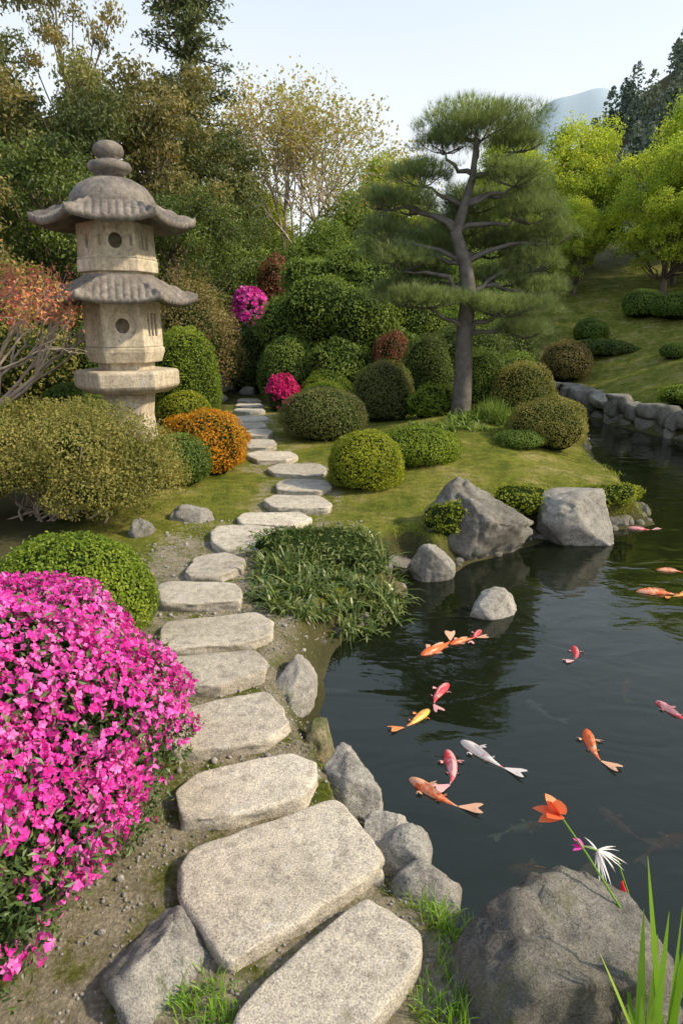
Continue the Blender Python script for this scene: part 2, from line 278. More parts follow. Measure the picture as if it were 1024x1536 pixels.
for si,s in enumerate(ST):
    p=np.array(s,float)
    for it,q in enumerate((.08,.2,.25)):
        nxt=np.roll(p,-1,0); p=np.stack([p*(1-q)+nxt*q,p*q+nxt*(1-q)],1).reshape(-1,2)
    cl=np.vstack([p,p[:1]]); dl=np.r_[0,np.cumsum(np.linalg.norm(np.diff(cl,axis=0),axis=1))]; K=200
    tt=np.linspace(0,dl[-1],K,endpoint=False); p=np.stack([np.interp(tt,dl,cl[:,0]),np.interp(tt,dl,cl[:,1])],-1)
    c=p.mean(0); p3=np.c_[p,np.zeros(K)]; dirn=unit(p-c); rowsV=[]; zt=.056
    for sc_,z in [(1.0,-.08),(1.0,-.02),(1.005,.0),(1.003,.018),(1.005,.034),(1.0,.045)]:
        off=nz(np.c_[p*1.0,np.full(K,z*9)],26,si,3)*.008+nz(p3,9,si)*.009
        rowsV.append(np.c_[c+(p-c)*sc_+dirn*off[:,None],np.full(K,z)])
    for ins,z in ((.002,.0515),(.006,.0547),(.012,.0558)):
        off=nz(p3,9,si)*.009+nz(p3,40,si)*.005; rowsV.append(np.c_[p-dirn*ins+dirn*off[:,None],z+nz(p3,11,si+3)*.003])
    for fr_ in (.9,.78,.64,.5,.35,.2,.07,.002):
        q=c+(p-c)*fr_*.97; rowsV.append(np.c_[q,zt+nz(np.c_[q,np.zeros(K)],11,si+3)*.004])
    V=np.concatenate(rowsV); mb=MB(); mb.add(V,grid_faces(len(rowsV),K),0,None,True)
    o=mb.build('stepping_stone',[M_step],(c[0],c[1],0)); rs=R(si); o.location.z=Z(*c)+rs.uniform(-.010,.003); o.rotation_euler=(rs.uniform(-.012,.012),rs.uniform(-.012,.012),0)
# ------------------------------------------------------------ rocks
def rockgeo(seed,s,cuts=15,sub=5,rz=0,blocky=0,rough=1.0):
    V,F=ICO[sub]; V=V.copy(); rs=R(seed)
    if blocky: V=np.sign(V)*np.abs(V)**(1-blocky); V/=np.abs(V).max()
    V=V*(1+.13*nz(V,2.2,seed)[:,None])
    for i in range(cuts):
        n=unit(rs.normal(size=3)); h=rs.uniform(.62,.88); dd=np.maximum(V@n-h,0); V=V-.97*dd[:,None]*n
    rg=1-np.abs(nz(V,4,seed+8,3))
    V=V*(1+rough*(.028*nz(V,6,seed+1,3)+.016*nz(V,22,seed+2,3)+.008*nz(V,60,seed+4,2)-.05*rg**8)[:,None])
    V=V*np.array(s); c_,s_=math.cos(rz),math.sin(rz)
    return np.stack([V[:,0]*c_-V[:,1]*s_,V[:,0]*s_+V[:,1]*c_,V[:,2]],-1),F
def rock(x,y,z,s,seed,mat=M_rock,**k):
    V,F=rockgeo(seed,s,**k); mb=MB(); mb.add(V,F,0,None,True); o=mb.build('garden_rock',[mat]); o.location=(x,y,z); return o
rock(.57,1.33,-.10,(.33,.28,.32),5,M_rockm,rz=.3,rough=1.6,cuts=13)
rock(-.46,1.34,-.10,(.20,.27,.26),12,M_rock,rz=.2,rough=1.4,cuts=11)
rock(-.23,2.78,-.08,(.12,.28,.17),3,rz=-.15); rock(-.1,2.38,-.11,(.09,.14,.14),4,M_rockb); rock(.03,2.1,-.10,(.125,.18,.16),6,rz=.5)
rock(.15,1.87,-.10,(.11,.08,.11),7,rz=-.2); rock(.2,1.72,-.09,(.11,.10,.16),8); rock(.245,1.60,-.10,(.13,.11,.16),9,rz=.4)
rock(-1.2,5.2,.05,(.20,.15,.15),10); rock(-1.5,4.75,.05,(.12,.11,.17),11)
rock(1.03,5.02,.02,(.45,.32,.42),13,M_rockm,rz=-.25,cuts=14,rough=2.2); rock(1.95,5.3,-.02,(.34,.25,.27),14,M_rock,blocky=.45,cuts=9,rz=.1,rough=1.3)
rock(.63,4.45,-.08,(.18,.15,.19),15,rz=.3); rock(.96,3.86,-.18,(.21,.13,.17),16,M_rock,cuts=14,rz=.3)
rock(.33,4.12,-.15,(.12,.2,.11),17,M_rockb,rz=-.4); rock(.36,4.72,-.15,(.2,.1,.09),18,M_rockm); rock(-.12,3.5,-.2,(.12,.12,.1),19,M_rockb)
rock(1.5,5.35,-.13,(.18,.12,.13),20,M_rockm); rock(2.45,5.75,-.15,(.2,.12,.1),21,M_rockm); rock(.12,3.7,-.18,(.13,.07,.09),22,M_rockm,rz=.7); rock(2.85,6.1,-.17,(.1,.16,.1),23,M_rockm)
for i,(x,y,sx) in enumerate([(-2.35,14.2,.3),(-2.0,15.3,.35),(-2.6,15.8,.4),(-1.9,13.6,.2),(-2.8,14.8,.3),(-2.2,17,.4),(-1.5,15,.25),(-2.9,13.3,.22),(-1.2,13.5,.2),(-2.3,12.9,.16)]): rock(x,y,Z(x,y)+.05,(sx,sx*.8,sx*.6),30+i,M_rock,sub=4)
mb=MB(); WL=np.array([(4.1,14.75),(4.72,14.85),(4.8,12.1),(5.25,10.05),(6.95,7.3),(7.7,4)]); rs=R(4)
for a,b in zip(WL[:-1],WL[1:]):
    L=np.linalg.norm(b-a); t=0; ang=math.atan2(*(b-a)[::-1])
    while t<L:
        w=rs.uniform(.25,.6); p=a+(b-a)*(t+w/2)/L
        for z,h in ((-.12,.15),(.14,.19)):
            V,F=rockgeo(rs.randint(9999),(w*.56,.2,h*rs.uniform(.8,1.1)),cuts=5,sub=3,blocky=.6,rz=ang); mb.add(V+np.array([p[0]+rs.normal()*.03+.08,p[1]+rs.normal()*.03,z+rs.normal()*.02]),F,0,None,True)
        t+=w
mb.build('stone_retaining_wall',[M_rockm],(5,11,0))
# gravel beside the path and small stones on the shore
rng=R(90); mb=MB(); V0,F0=ICO[1]
xs_=rng.uniform(-1.5,.4,9000); ys_=rng.uniform(1.0,5.2,9000); ok=(sdist(xs_,ys_)>.02)&(pdist(xs_,ys_)<.66); xs_=xs_[ok];ys_=ys_[ok]; zs_=Zf(xs_,ys_)
for x,y,z in zip(xs_,ys_,zs_):
    s=rng.uniform(.002,.007)*(1+1.6*(rng.rand()<.05)); mb.add(V0*s*rng.uniform(.6,1.2,3)+[x,y,z+s*.3],F0,0,None,True)
mb.build('path_gravel',[M_rock],(0,3,0))
mb=MB(); V0,F0=ICO[2]
SH=POND[7:25]
for a,b in zip(SH[:-1],SH[1:]):
    L=np.linalg.norm(b-a)
    for q in range(int(L/.055)):
        p=a+(b-a)*rng.rand()+rng.normal(size=2)*.035; s=rng.uniform(.015,.045); mb.add(V0*(1+.2*nz(V0,2,q)[:,None])*s*rng.uniform(.6,1.3,3)+[p[0],p[1],-.15],F0,0,None,True)
mb.build('shore_stones',[M_rockm],(1,5,0))
# ------------------------------------------------------------ shrubs
def lobe(mb,c,ax,n,L,rng,lump=.07,shell=.12,zmin=-.55,mat=1,core=0,jit=.55,W=.55,bias=0,lseed=0,corefac=.86,flr=None):
    ax=np.array(ax,float); d=sph(n,rng,zmin); r=1+lump*nz(d,3.2,lseed)+lump*.6*nz(d,9,lseed+5)
    r=r*(1-shell*rng.rand(len(d))**1.5+.045*(rng.rand(len(d))<.15)*rng.rand(len(d))); P=np.array(c)+d*ax*r[:,None]; N=unit(d/ax)+rng.normal(size=d.shape)*jit
    if flr is not None: k=P[:,2]>flr; P=P[k];N=N[k];d=d[k]
    t=np.clip(.5+bias+.28*nz(P,6,lseed+2)+rng.normal(size=len(P))*.2,0,1)
    leaves(mb,P,N,L,L*W,mat,t,rng)
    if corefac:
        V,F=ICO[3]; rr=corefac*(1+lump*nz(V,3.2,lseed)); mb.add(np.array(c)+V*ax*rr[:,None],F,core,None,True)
def bush(name,x,y,rx,h,mat,L=.025,n=6000,ry=None,seed=0,**k):
    rng=R(seed+int(abs(x*31+y*17)*10)); z0=Z(x,y)-.02; mb=MB(); ry=ry or rx
    lobe(mb,(x,y,z0+h*.42),(rx,ry,h*.58),n,L,rng,lseed=int(abs(x*13+y*7)*10),flr=z0,**k)
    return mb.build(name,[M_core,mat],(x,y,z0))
B='boxwood_shrub'
bush(B,-1.35,3.12,.40,.55,M_box,.02,15000)
bush(B,.23,6.28,.37,.56,M_box2,.022,11000)
bush(B,.80,7.15,.50,.40,M_box,.022,9000,ry=.38); bush(B,-.24,9.0,.60,.70,M_purp,.024,10000,lump=.04); bush(B,.66,10.4,.5,.95,M_purp,.03,8000)
bush(B,-.25,12.1,.5,.72,M_box,.03,7000); bush(B,1.45,11.6,.48,1.3,M_dark,.03,8000); bush(B,2.65,9.9,.5,.95,M_olive,.026,8000); bush(B,2.15,10.3,.42,1.05,M_mid,.026,7000)
bush(B,2.45,7.9,.47,.62,M_olive,.022,10000); bush(B,2.05,7.6,.28,.2,M_mid,.02,4000); bush(B,-1.58,6.3,.34,.5,M_mid,.022,6000)
bush('orange_leaf_shrub',-1.42,6.95,.45,.66,M_orange,.026,9000,bias=.12,lump=.12)
bush(B,-2.1,9.1,.46,1.35,M_box,.028,9000); bush(B,-3.3,8.3,.4,.6,M_mid,.03,6000); bush(B,-2.0,8.5,.35,.5,M_box2,.026,5000)
bush('garden_shrub',-4.6,9.6,1.0,2.1,M_olive,.05,11000,lump=.15); bush('garden_shrub',-3.5,10.2,.8,1.7,M_mid,.045,9000,lump=.15); bush('garden_shrub',-5.6,7.6,1.2,1.5,M_box2,.045,9000,lump=.15)
bush('garden_shrub',-1.0,12.7,.58,1.25,M_mid,.035,8000); bush('garden_shrub',-1.8,14.2,.7,1.4,M_dark,.045,8000,lump=.12); bush('garden_shrub',-.3,11.0,.42,.6,M_box,.03,5000)
bush('garden_shrub',.88,12.3,.38,1.35,M_red,.04,5000,lump=.12); bush('garden_shrub',1.35,9.9,.36,.5,M_box,.035,4500,lump=.2,shell=.3); bush('garden_shrub',-2.7,11.7,.6,.9,M_mid,.04,6000,lump=.12)
bush('garden_shrub',2.3,12.5,.9,1.5,M_dark,.045,8000,lump=.12); bush('garden_shrub',3.0,11.6,.5,1.0,M_mid,.04,6000,lump=.12); bush('garden_shrub',-3.4,12.5,.7,1.3,M_dark,.04,7000,lump=.12)
bush('garden_shrub',3.4,14.5,.8,1.4,M_dark,.05,7000,lump=.12)
bush('groundcover_shrub',-.14,4.4,.42,.17,M_mondo,.045,3800,ry=.36,lump=.3,shell=.6,W=.3,jit=1.2)
bush(B,6.5,18,.45,.55,M_mid,.045,4000); bush('garden_shrub',6.3,16.8,.95,.4,M_dark,.05,5000,ry=.5); bush('brown_leaf_shrub',5.15,15.6,.58,.9,M_brown,.045,6000)
bush(B,8.2,19,.55,.75,M_mid,.05,4500); bush(B,8.8,18.2,.7,.65,M_mid,.05,5000); bush(B,7.4,15.2,.32,.35,M_mid,.04,3000); bush('garden_shrub',6.0,11.3,.6,.35,M_box,.045,4500,lump=.2); bush('garden_shrub',6.4,9.8,.5,.3,M_box,.04,4000,lump=.2)
bush('garden_shrub',.79,4.90,.15,.28,M_box2,.022,1900,lump=.25,shell=.4); bush('garden_shrub',1.52,5.45,.24,.24,M_box2,.024,2700,lump=.25,shell=.4); bush('garden_shrub',2.42,5.85,.26,.16,M_box2,.024,2500,lump=.3,shell=.4)
bush('brown_leaf_shrub',-2.75,13.0,.95,2.35,M_brown,.045,12000,lump=.2,corefac=.6,shell=.45)
bush('red_leaf_shrub',-1.7,18.5,.6,2.4,M_red,.07,6000,lump=.15)
def flowers(mb,P,N,L,mat,tint,rng):
    n=len(P); N=unit(N); T=unit(np.cross(N,rng.normal(size=(n,3)))); Bv=np.cross(N,T); L=(L*(.65+.6*rng.rand(n)))[:,None]
    for k in range(5):
        a=k*2*np.pi/5+rng.normal(size=(n,1))*.12; D=T*np.cos(a)+Bv*np.sin(a); S=-T*np.sin(a)+Bv*np.cos(a); up=.25+.3*rng.normal(size=(n,1))
        V=np.stack([P,P+D*L*.6-S*L*.42+N*L*.3,P+D*L+N*L*up,P+D*L*.6+S*L*.42+N*L*.3],1)
        mb.add(V,np.arange(4*n).reshape(n,4),mat,np.clip(tint+rng.normal(size=n)*.12,0,1))
def azalea(name,x,y,rx,ry,h,nl,nf,Lf,Ll,thr,fm,seed,dv=(.25,.25,.75),lump=.10,cw=.5):
    rng=R(seed); z0=Z(x,y)-.02; mb=MB(); c=(x,y,z0+h*.42); ax=(rx,ry,h*.58)
    lobe(mb,c,ax,nl,Ll,rng,lump=lump,lseed=seed,flr=z0,W=.42,shell=.2,jit=.8,zmin=-.95)
    d=sph(nf,rng,-.45); r=1.0+lump*nz(d,3.2,seed)+lump*.6*nz(d,9,seed+5)+rng.uniform(-.05,.05,len(d)); P=np.array(c)+d*np.array(ax)*r[:,None]
    e=sph(nl//9,rng,-.5); re=1.0+lump*nz(e,3.2,seed)+lump*.6*nz(e,9,seed+5)+rng.uniform(.0,.07,len(e)); leaves(mb,np.array(c)+e*np.array(ax)*re[:,None],e+rng.normal(size=e.shape)*1.2,Ll,Ll*.4,1,np.clip(rng.normal(.7,.2,len(e)),0,1),rng)
    cl=nz(P,11,seed+9,3); dens=sst((d@unit(np.array(dv))-thr[0])/(thr[1]-thr[0])+cw*cl); dens=np.maximum(dens,.55*(nz(P,18,seed+19)>.5)*(d@unit(np.array(dv))>-.5)); k=rng.rand(len(d))<np.maximum(dens,.02)
    P=P[k];N=d[k]/np.array(ax)*.7+rng.normal(size=P.shape)*.8
    flowers(mb,P,N,Lf,2,np.clip(.5+.28*nz(P,14,seed+3)+.3*rng.normal(size=len(P)),0,1),rng)
    return mb.build(name,[M_core,M_azl,fm],(x,y,z0))
azalea('pink_azalea_bush',-1.24,1.70,.66,.84,.76,40000,26000,.0125,.026,(.1,.62),M_pinkf,3,lump=.14,cw=.7)
azalea('pink_azalea_bush',-1.02,11.7,.28,.28,.62,3500,1500,.03,.03,(-.6,.1),M_pinkd,5)
azalea('pink_azalea_bush',-2.1,16,.5,.5,2.0,5000,2200,.05,.06,(-.2,.4),M_pinkf,6)
rng=R(8); mb=MB()
for i,(x,y,z,r) in enumerate([(-.9,13.5,1.5,.7),(-.3,13.2,1.8,.8),(.35,13.0,1.6,.75),(.75,13.6,2.1,.75),(-.6,14,2.3,.6),(.2,13.9,2.5,.55),(0,12.6,.8,.7),(.9,12.9,1.0,.6),(-.8,13.0,.8,.6),(1.3,14,1.5,.8)]):
    lobe(mb,(x,y,z),(r,r,r*.85),5500,.065,rng,lump=.15,lseed=i+40,W=.4,zmin=-.8,shell=.3,jit=.8,bias=.08)
tube(mb,[(0,13.4,0),(0,13.4,1.2)],.1,0)
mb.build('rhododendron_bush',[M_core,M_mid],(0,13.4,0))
rng=R(9); mb=MB(); bx,by=-2.12,5.15; z0=Z(bx,by)
for i in range(40):
    a=rng.rand()*6.28; rr=rng.uniform(.35,.85); e=(bx+math.cos(a)*rr*.95,by+math.sin(a)*rr*.6,z0+rng.uniform(.4,.75)); s0=(bx-.25+rng.normal()*.2,by+rng.normal()*.1,z0-.05)
    tube(mb,curve(s0,e,7,(0,0,-.06),.03,rng),np.linspace(.012,.004,7),0,5)
for (cx,cy,cz,ax) in [(bx-.5,by,z0+.60,(.55,.5,.32)),(bx+.1,by-.1,z0+.52,(.6,.5,.38)),(bx+.5,by+.0,z0+.40,(.42,.42,.38)),(bx-.1,by+.3,z0+.62,(.6,.4,.32)),(bx-1.0,by,z0+.6,(.5,.5,.35)),(bx+.3,by-.35,z0+.30,(.42,.3,.28)),(bx-.35,by-.35,z0+.42,(.4,.25,.22)),(bx-.75,by-.3,z0+.3,(.35,.25,.22))]:
    lobe(mb,(cx,cy,cz),ax,9500,.023,rng,lump=.2,shell=.65,zmin=-.6,mat=1,corefac=.45,core=2,lseed=int(cx*50)+200,jit=.9,bias=.08)
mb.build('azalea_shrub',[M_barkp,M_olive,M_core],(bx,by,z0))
# ------------------------------------------------------------ trees
def broadtree(name,seed,H,th,cr,ncl,clr,nleaf,L,lm,bark,tr=.16,flat=.75):
    rng=R(seed); mb=MB(); base=np.array([0,0,0.]); top=np.array([rng.normal()*.3,rng.normal()*.3,H*.8])
    T=curve(base-[0,0,.3],top,10,(rng.normal()*.2,rng.normal()*.2,0),.06,rng); tube(mb,T,np.linspace(tr,tr*.25,10),0,7)
    C=np.array([0,0,(H+th)/2]); ax=np.array([cr,cr,(H-th)/2])
    d=unit(rng.normal(size=(ncl,3))); rad=rng.uniform(.35,1.0,ncl)**.6*(1+.25*nz(d,2.5,seed)); P=C+d*ax*rad[:,None]*.88
    for i in range(ncl):
        p=P[i]; j=min(8,max(2,int((p[2]-abs(p[0])*.5)/H*9)))
        if i%2==0: tube(mb,curve(T[j],p,5,(0,0,-.1),.05,rng),np.linspace(tr*.3,.015,5),0,4)
        s=clr*rng.uniform(.5,1.4); n=int(nleaf/ncl*(s/clr)**1.5); dd=sph(n,rng,-.7); Q=p+dd*np.array([s,s,s*flat])*(1-.65*rng.rand(n)[:,None]**1.3)*(1+.35*nz(dd,5,i)[:,None])
        t=np.clip(rng.normal(.5,.2)+rng.normal(size=n)*.15,0,1); leaves(mb,Q,dd+rng.normal(size=dd.shape)*.7,L,L*.55,1,t,rng)
    return mb.mesh(name,[bark,lm])
def conifer(name,seed,H,r,nb,L,lm):
    rng=R(seed); mb=MB(); tube(mb,[(0,0,-.3),(0,0,H*.5),(0,0,H)],[.22,.12,.02],0,7)
    for i in range(nb):
        f=rng.uniform(.12,1)**.9; z=H*f; a=rng.rand()*6.28; l=r*(1-f)**.75*rng.uniform(.6,1.2)+.15; D=np.array([math.cos(a),math.sin(a),rng.uniform(-.05,.35)])
        tube(mb,[(0,0,z),D*l+[0,0,z]],[.04,.01],0,3); n=int(40+130*l/r); t=rng.rand(n)**.7; P=np.array([0,0,z])+D*l*t[:,None]+rng.normal(size=(n,3))*np.array([.2,.2,.10])*(.4+.8*l/r)
        leaves(mb,P,rng.normal(size=(n,3))+[0,0,1.],L,L*.4,1,np.clip(rng.normal(.5,.15)+rng.normal(size=n)*.18,0,1),rng)
    return mb.mesh(name,[M_bark,lm])
tA=broadtree('tA',1,8,1.2,2.3,100,.6,26000,.13,M_forest,M_bark); tB=broadtree('tB',2,8,1.0,2.0,90,.58,24000,.13,M_forestb,M_bark)
tC=broadtree('tC',3,6,.9,2.3,120,.5,32000,.10,M_yg,M_bark,flat=.9); tD=broadtree('tD',4,4,.3,1.5,80,.5,20000,.09,M_mid,M_bark); tE=broadtree('tE',6,8,2,1.8,42,.42,8500,.10,M_forestb,M_bark,.1)
tF=broadtree('tF',7,6,.8,2.2,100,.52,26000,.10,M_dark,M_bark)
c1=conifer('c1',5,11,2.2,150,.14,M_conif); c2=conifer('c2',15,11,2.0,110,.14,M_forest)
def put(name,me,x,y,sc,rz,sz=None): inst(name,me,(x,y,Z(x,y)-.1),sc,rz,sz)
for a in [(tB,-8.6,15.5,.95,0),(tA,-6.4,17,.82,1,.86),(tB,-4.7,19,.92,2,.92),(tA,-9.8,20,1.0,3,1.0),(tA,-3.9,21.5,.75,4,.8),(tF,-5.4,13.8,.8,5,.85),(tA,-7.4,11.8,.7,.5),(tF,-3.9,16.3,.75,1.5,.75),(tB,-7.2,22,.95,2.5),(tF,-3.2,19.5,.65,3),(tB,-5.8,10.6,.5,3,.5)]:
    put('broadleaf_tree',a[0],a[1],a[2],a[3],a[4],a[5] if len(a)>5 else None)
put('conifer_tree',c1,-4.7,23.5,1.15,0,1.12); put('conifer_tree',c2,-10.2,22,1.0,0,1.15); put('broadleaf_tree',tE,-7.3,20.5,.9,1,1.35)
for a in [(tC,7.8,24,.85,0),(tC,11,23,.88,1),(tC,9.3,20.5,.72,2),(tC,13,20,.9,3),(tC,6.0,26.5,.8,4),(tC,14,26,1.05,5),(tC,1.8,27,.98,1),(tC,11.4,17.5,.7,2),(tC,-2.9,27,.75,1),(tC,10.2,21.5,.6,4),(tC,7.2,22,.5,1),(tC,5.2,23,.55,2),(tC,12,21.5,.6,0)]: put('maple_tree',*a)
for a in [(tF,9,25.5,.55,1),(tF,12,25,.55,2),(tF,4.6,24,.6,3),(tF,4.6,20,.42,5),(tA,2.6,24,.5,1),(tF,11,12.5,.8,1),(tF,10.0,15.5,.6,1),(tF,12,7.5,.9,3)]: put('broadleaf_tree',*a)
for a in [(tD,-.3,21,.9,0),(tD,1.4,20,.9,1),(tD,.4,24,1.1,2),(tD,-1.2,22.5,.75,3),(tD,2.4,17,.7,4),(tD,3.4,18.5,.7,2),(tD,-2.5,19.3,.7,4),(tD,1.0,17,.7,1),(tD,3.6,21,.9,1),(tD,-3,23,.9,5),(tD,-.4,17.5,.65,5)]: put('round_tree',*a)
def fan(name,x,y,H,spread,lm,nl,L,bark,seed,lv=5,r0=.09,nb=7,up=.08,jl=.018,zmin=0):
    rng=R(seed); mb=MB(); tips=[]; z0=Z(x,y)-.1
    def rec(p,d,l,r,k):
        d=unit(d); e=p+d*l; P=curve(p,e,4,rng.normal(size=3)*l*.05); tube(mb,P,np.linspace(r,r*.65,4),0,4 if k<3 else 3)
        if k>=3: tips.append(P[2]);tips.append(e)
        if k>=lv: return
        for i in range(3 if k<3 else 2): rec(e,d+rng.normal(size=3)*.36+np.array([0,0,up]),l*rng.uniform(.68,.86),r*.6,k+1)
    for i in range(nb):
        a=i/nb*6.28; rec(np.array([x,y,z0]),np.array([math.cos(a)*spread,math.sin(a)*spread,1]),H*.28,r0,0)
    tips=np.array(tips); tips=tips[tips[:,2]>z0+zmin]; P=tips[rng.randint(len(tips),size=nl)]+rng.normal(size=(nl,3))*H*jl; leaves(mb,P,rng.normal(size=(nl,3))+[0,0,.5],L,L*.6,1,np.clip(.5+.4*nz(P,1.2,seed)+rng.normal(size=nl)*.2,0,1),rng)
    return mb.build(name,[bark,lm],(x,y,z0))
fan('bare_branch_tree',-1.35,26,7.4,.42,M_bronze,15000,.12,M_barkp,3,jl=.03)
fan('red_maple_tree',-3.95,7.1,2.55,.45,M_coral,7000,.042,M_barkp,5,4,.045,6,zmin=1.55)
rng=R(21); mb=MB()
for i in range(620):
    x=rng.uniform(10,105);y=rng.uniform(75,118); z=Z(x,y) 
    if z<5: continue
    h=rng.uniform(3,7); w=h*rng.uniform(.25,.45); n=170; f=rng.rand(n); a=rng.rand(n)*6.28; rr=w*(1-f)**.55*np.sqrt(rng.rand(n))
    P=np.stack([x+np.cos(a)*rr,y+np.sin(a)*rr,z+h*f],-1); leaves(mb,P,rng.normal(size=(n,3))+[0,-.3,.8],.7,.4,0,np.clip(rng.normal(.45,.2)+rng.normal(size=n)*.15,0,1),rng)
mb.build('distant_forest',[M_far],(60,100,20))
# ------------------------------------------------------------ pine
rng=R(31); mb=MB(); px,py=1.7,9.5; pz=Z(px,py)
TR=np.array([(1.69,9.5,pz-.1),(1.70,9.5,.9),(1.68,9.48,1.4),(1.72,9.48,1.96),(1.64,9.45,2.35),(1.50,9.42,2.71),(1.60,9.45,3.05),(1.70,9.5,3.4),(1.72,9.5,3.9)])
tube(mb,TR,[.15,.125,.115,.105,.09,.078,.06,.045,.02],0,10)
PADS=[(1.78,3.95,0,.80,.28),(1.35,3.78,.1,.42,.18),(2.2,3.75,-.1,.42,.18),(.88,3.05,0,.42,.22),(.60,2.75,.2,.40,.25),(.80,2.35,-.1,.45,.22),(1.05,3.4,.1,.48,.22),(2.48,2.95,0,.5,.24),(2.85,2.7,.15,.36,.22),(2.2,3.35,-.15,.45,.2),(1.12,1.85,-.2,.66,.17),(.8,1.98,.3,.45,.18),(2.2,1.75,-.2,.62,.2),(2.5,1.45,.1,.42,.15),(2.6,2.35,.2,.45,.22),(1.25,2.55,.65,.5,.3),(2.1,2.6,.65,.5,.3),(1.85,3.15,.6,.55,.22),(2.2,2.15,.3,.45,.2),(1.15,2.2,.6,.5,.25),(2.75,2.0,.1,.38,.18),(.50,3.1,.0,.3,.18),(1.75,2.9,.8,.55,.28),(2.5,3.2,.2,.35,.17),(.62,2.5,.4,.4,.25),(2.4,2.65,.5,.45,.25)]
for i,(x,z,dy,rx,rz) in enumerate(PADS):
    c=np.array([x,py+dy,z]); j=int(np.argmin(np.abs(TR[:,2]-(z-.12-.15*abs(x-1.7))))); j=max(3 if z>2.0 else 2,min(j,7))
    tube(mb,curve(TR[j],c-[0,0,rz*.5],7,(0,0,.10 if z<3.3 else -.03),.03,rng),np.linspace(.042,.012,7),0,6)
    for q in range(9):
        a=rng.rand()*6.28; e=c+np.array([math.cos(a)*rx*.8,math.sin(a)*rx*.7,rz*.1]); tube(mb,curve(c-[0,0,rz*.5],e,4,(0,0,-.03),.01,rng),np.linspace(.012,.004,4),0,3)
    nt_=int(560*rx*rx/.2)+60; dd=sph(nt_,rng,-.2); q=c+dd*np.array([rx,rx*.8,rz])*(rng.rand(len(dd))**.45)[:,None]*(1+.30*nz(dd,4,i)[:,None])
    K=12; Pn=np.repeat(q,K,0); Dn=unit(np.repeat(dd*np.array([.8,.8,.3])+[0,0,.55],K,0)+rng.normal(size=(len(Pn),3))*.5)
    blades(mb,Pn,Dn,.12,.0075,.08,1,np.clip(np.repeat(rng.normal(.5,.22,len(q)),K)+rng.normal(size=len(Pn))*.1,0,1),rng,seg=1)
mb.build('pine_tree',[M_barkd,M_pine],(px,py,pz))
# ------------------------------------------------------------ lantern
LX,LY=-2.36,7.5
lan=bpy.data.objects.new('stone_lantern',None); scene.collection.objects.link(lan); lan.location=(LX,LY,0)
RA=math.radians(-74)
def hexring(r,z): 
    a=RA+math.radians(30)+np.arange(6)*math.pi/3; return np.stack([r*np.cos(a),r*np.sin(a),np.full(6,z)],-1)
def hexpart(name,prof,mat,bevel=.012):
    V=np.concatenate([hexring(r,z) for r,z in prof]); F=[list(range(5,-1,-1))]+[list(range(6*(len(prof)-1),6*len(prof)))]
    Q=grid_faces(len(prof),6).tolist(); me=bpy.data.meshes.new(name); me.from_pydata(V.tolist(),[],F+Q); me.materials.append(mat); o=bpy.data.objects.new(name,me); scene.collection.objects.link(o); o.parent=lan
    if bevel:
        b=o.modifiers.new('b','BEVEL'); b.width=bevel; b.segments=2; b.limit_method='ANGLE'; b.angle_limit=.5
    return o
def cut(o,cutters):
    for m in list(o.modifiers): o.modifiers.remove(m)
    for c in cutters:
        m=o.modifiers.new('c','BOOLEAN'); m.operation='DIFFERENCE'; m.object=c; m.solver='EXACT'
    bpy.context.view_layer.update(); dg=bpy.context.evaluated_depsgraph_get(); me=bpy.data.meshes.new_from_object(o.evaluated_get(dg)); o.modifiers.clear(); o.data=me
    for c in cutters: bpy.data.objects.remove(c)
    b=o.modifiers.new('b','BEVEL'); b.width=.005; b.segments=2; b.limit_method='ANGLE'; b.angle_limit=.6
def cutter(face,u,z,w,h,depth,r,kind='round'):
    a=RA+face*math.pi/3; n=np.array([math.cos(a),math.sin(a),0]); t=np.array([-n[1],n[0],0]); ap=r*math.cos(math.pi/6)
    K=20 if kind=='round' else 4; th=np.arange(K)/K*2*np.pi+(0 if K>4 else math.pi/4); s=1 if K>4 else 1.414
    ring=[]
    for dd in (ap-depth,ap+.06):
        for q in th: ring.append(n*dd+t*(u+w*math.cos(q)*s)+np.array([0,0,z+h*math.sin(q)*s]))
    me=bpy.data.meshes.new('cut'); me.from_pydata([tuple(x) for x in ring],[],[list(range(K))[::-1],list(range(K,2*K))]+[[i,(i+1)%K,K+(i+1)%K,K+i] for i in range(K)])
    bm=bmesh.new(); bm.from_mesh(me); bmesh.ops.recalc_face_normals(bm,faces=bm.faces); bm.to_mesh(me); bm.free()
    o=bpy.data.objects.new('cut',me); scene.collection.objects.link(o); o.parent=lan; return o
hexpart('base_stone',[(.42,-.1),(.40,.14)],M_lan)
hexpart('pillar',[(.33,.12),(.29,.3),(.26,.60),(.29,.86)],M_lan,.02)
hexpart('platform_slab',[(.44,.84),(.545,.90),(.56,.93),(.56,1.07),(.53,1.09)],M_lan,.02)
hexpart('lower_plinth',[(.30,1.07),(.30,1.16),(.38,1.17),(.42,1.28),(.42,1.32),(.38,1.34)],M_lan,.008)
lo=hexpart('lower_firebox',[(.405,1.335),(.40,1.80)],M_lan)
cut(lo,[cutter(0,0,1.55,.135,.15,.03,.402),cutter(0,.0,1.55,.07,.076,.22,.402),cutter(-1,0,1.55,.09,.15,.03,.402),cutter(1,-.07,1.56,.022,.12,.14,.402,'sq'),cutter(1,0,1.56,.022,.12,.14,.402,'sq'),cutter(1,.07,1.56,.022,.12,.14,.402,'sq')])
hexpart('upper_plinth',[(.36,2.0),(.36,2.08),(.41,2.09),(.41,2.20),(.395,2.22)],M_lan,.008)
hexpart('band',[(.405,2.215),(.405,2.235)],M_lan,.004)
up=hexpart('upper_firebox',[(.395,2.23),(.385,2.56)],M_lan)
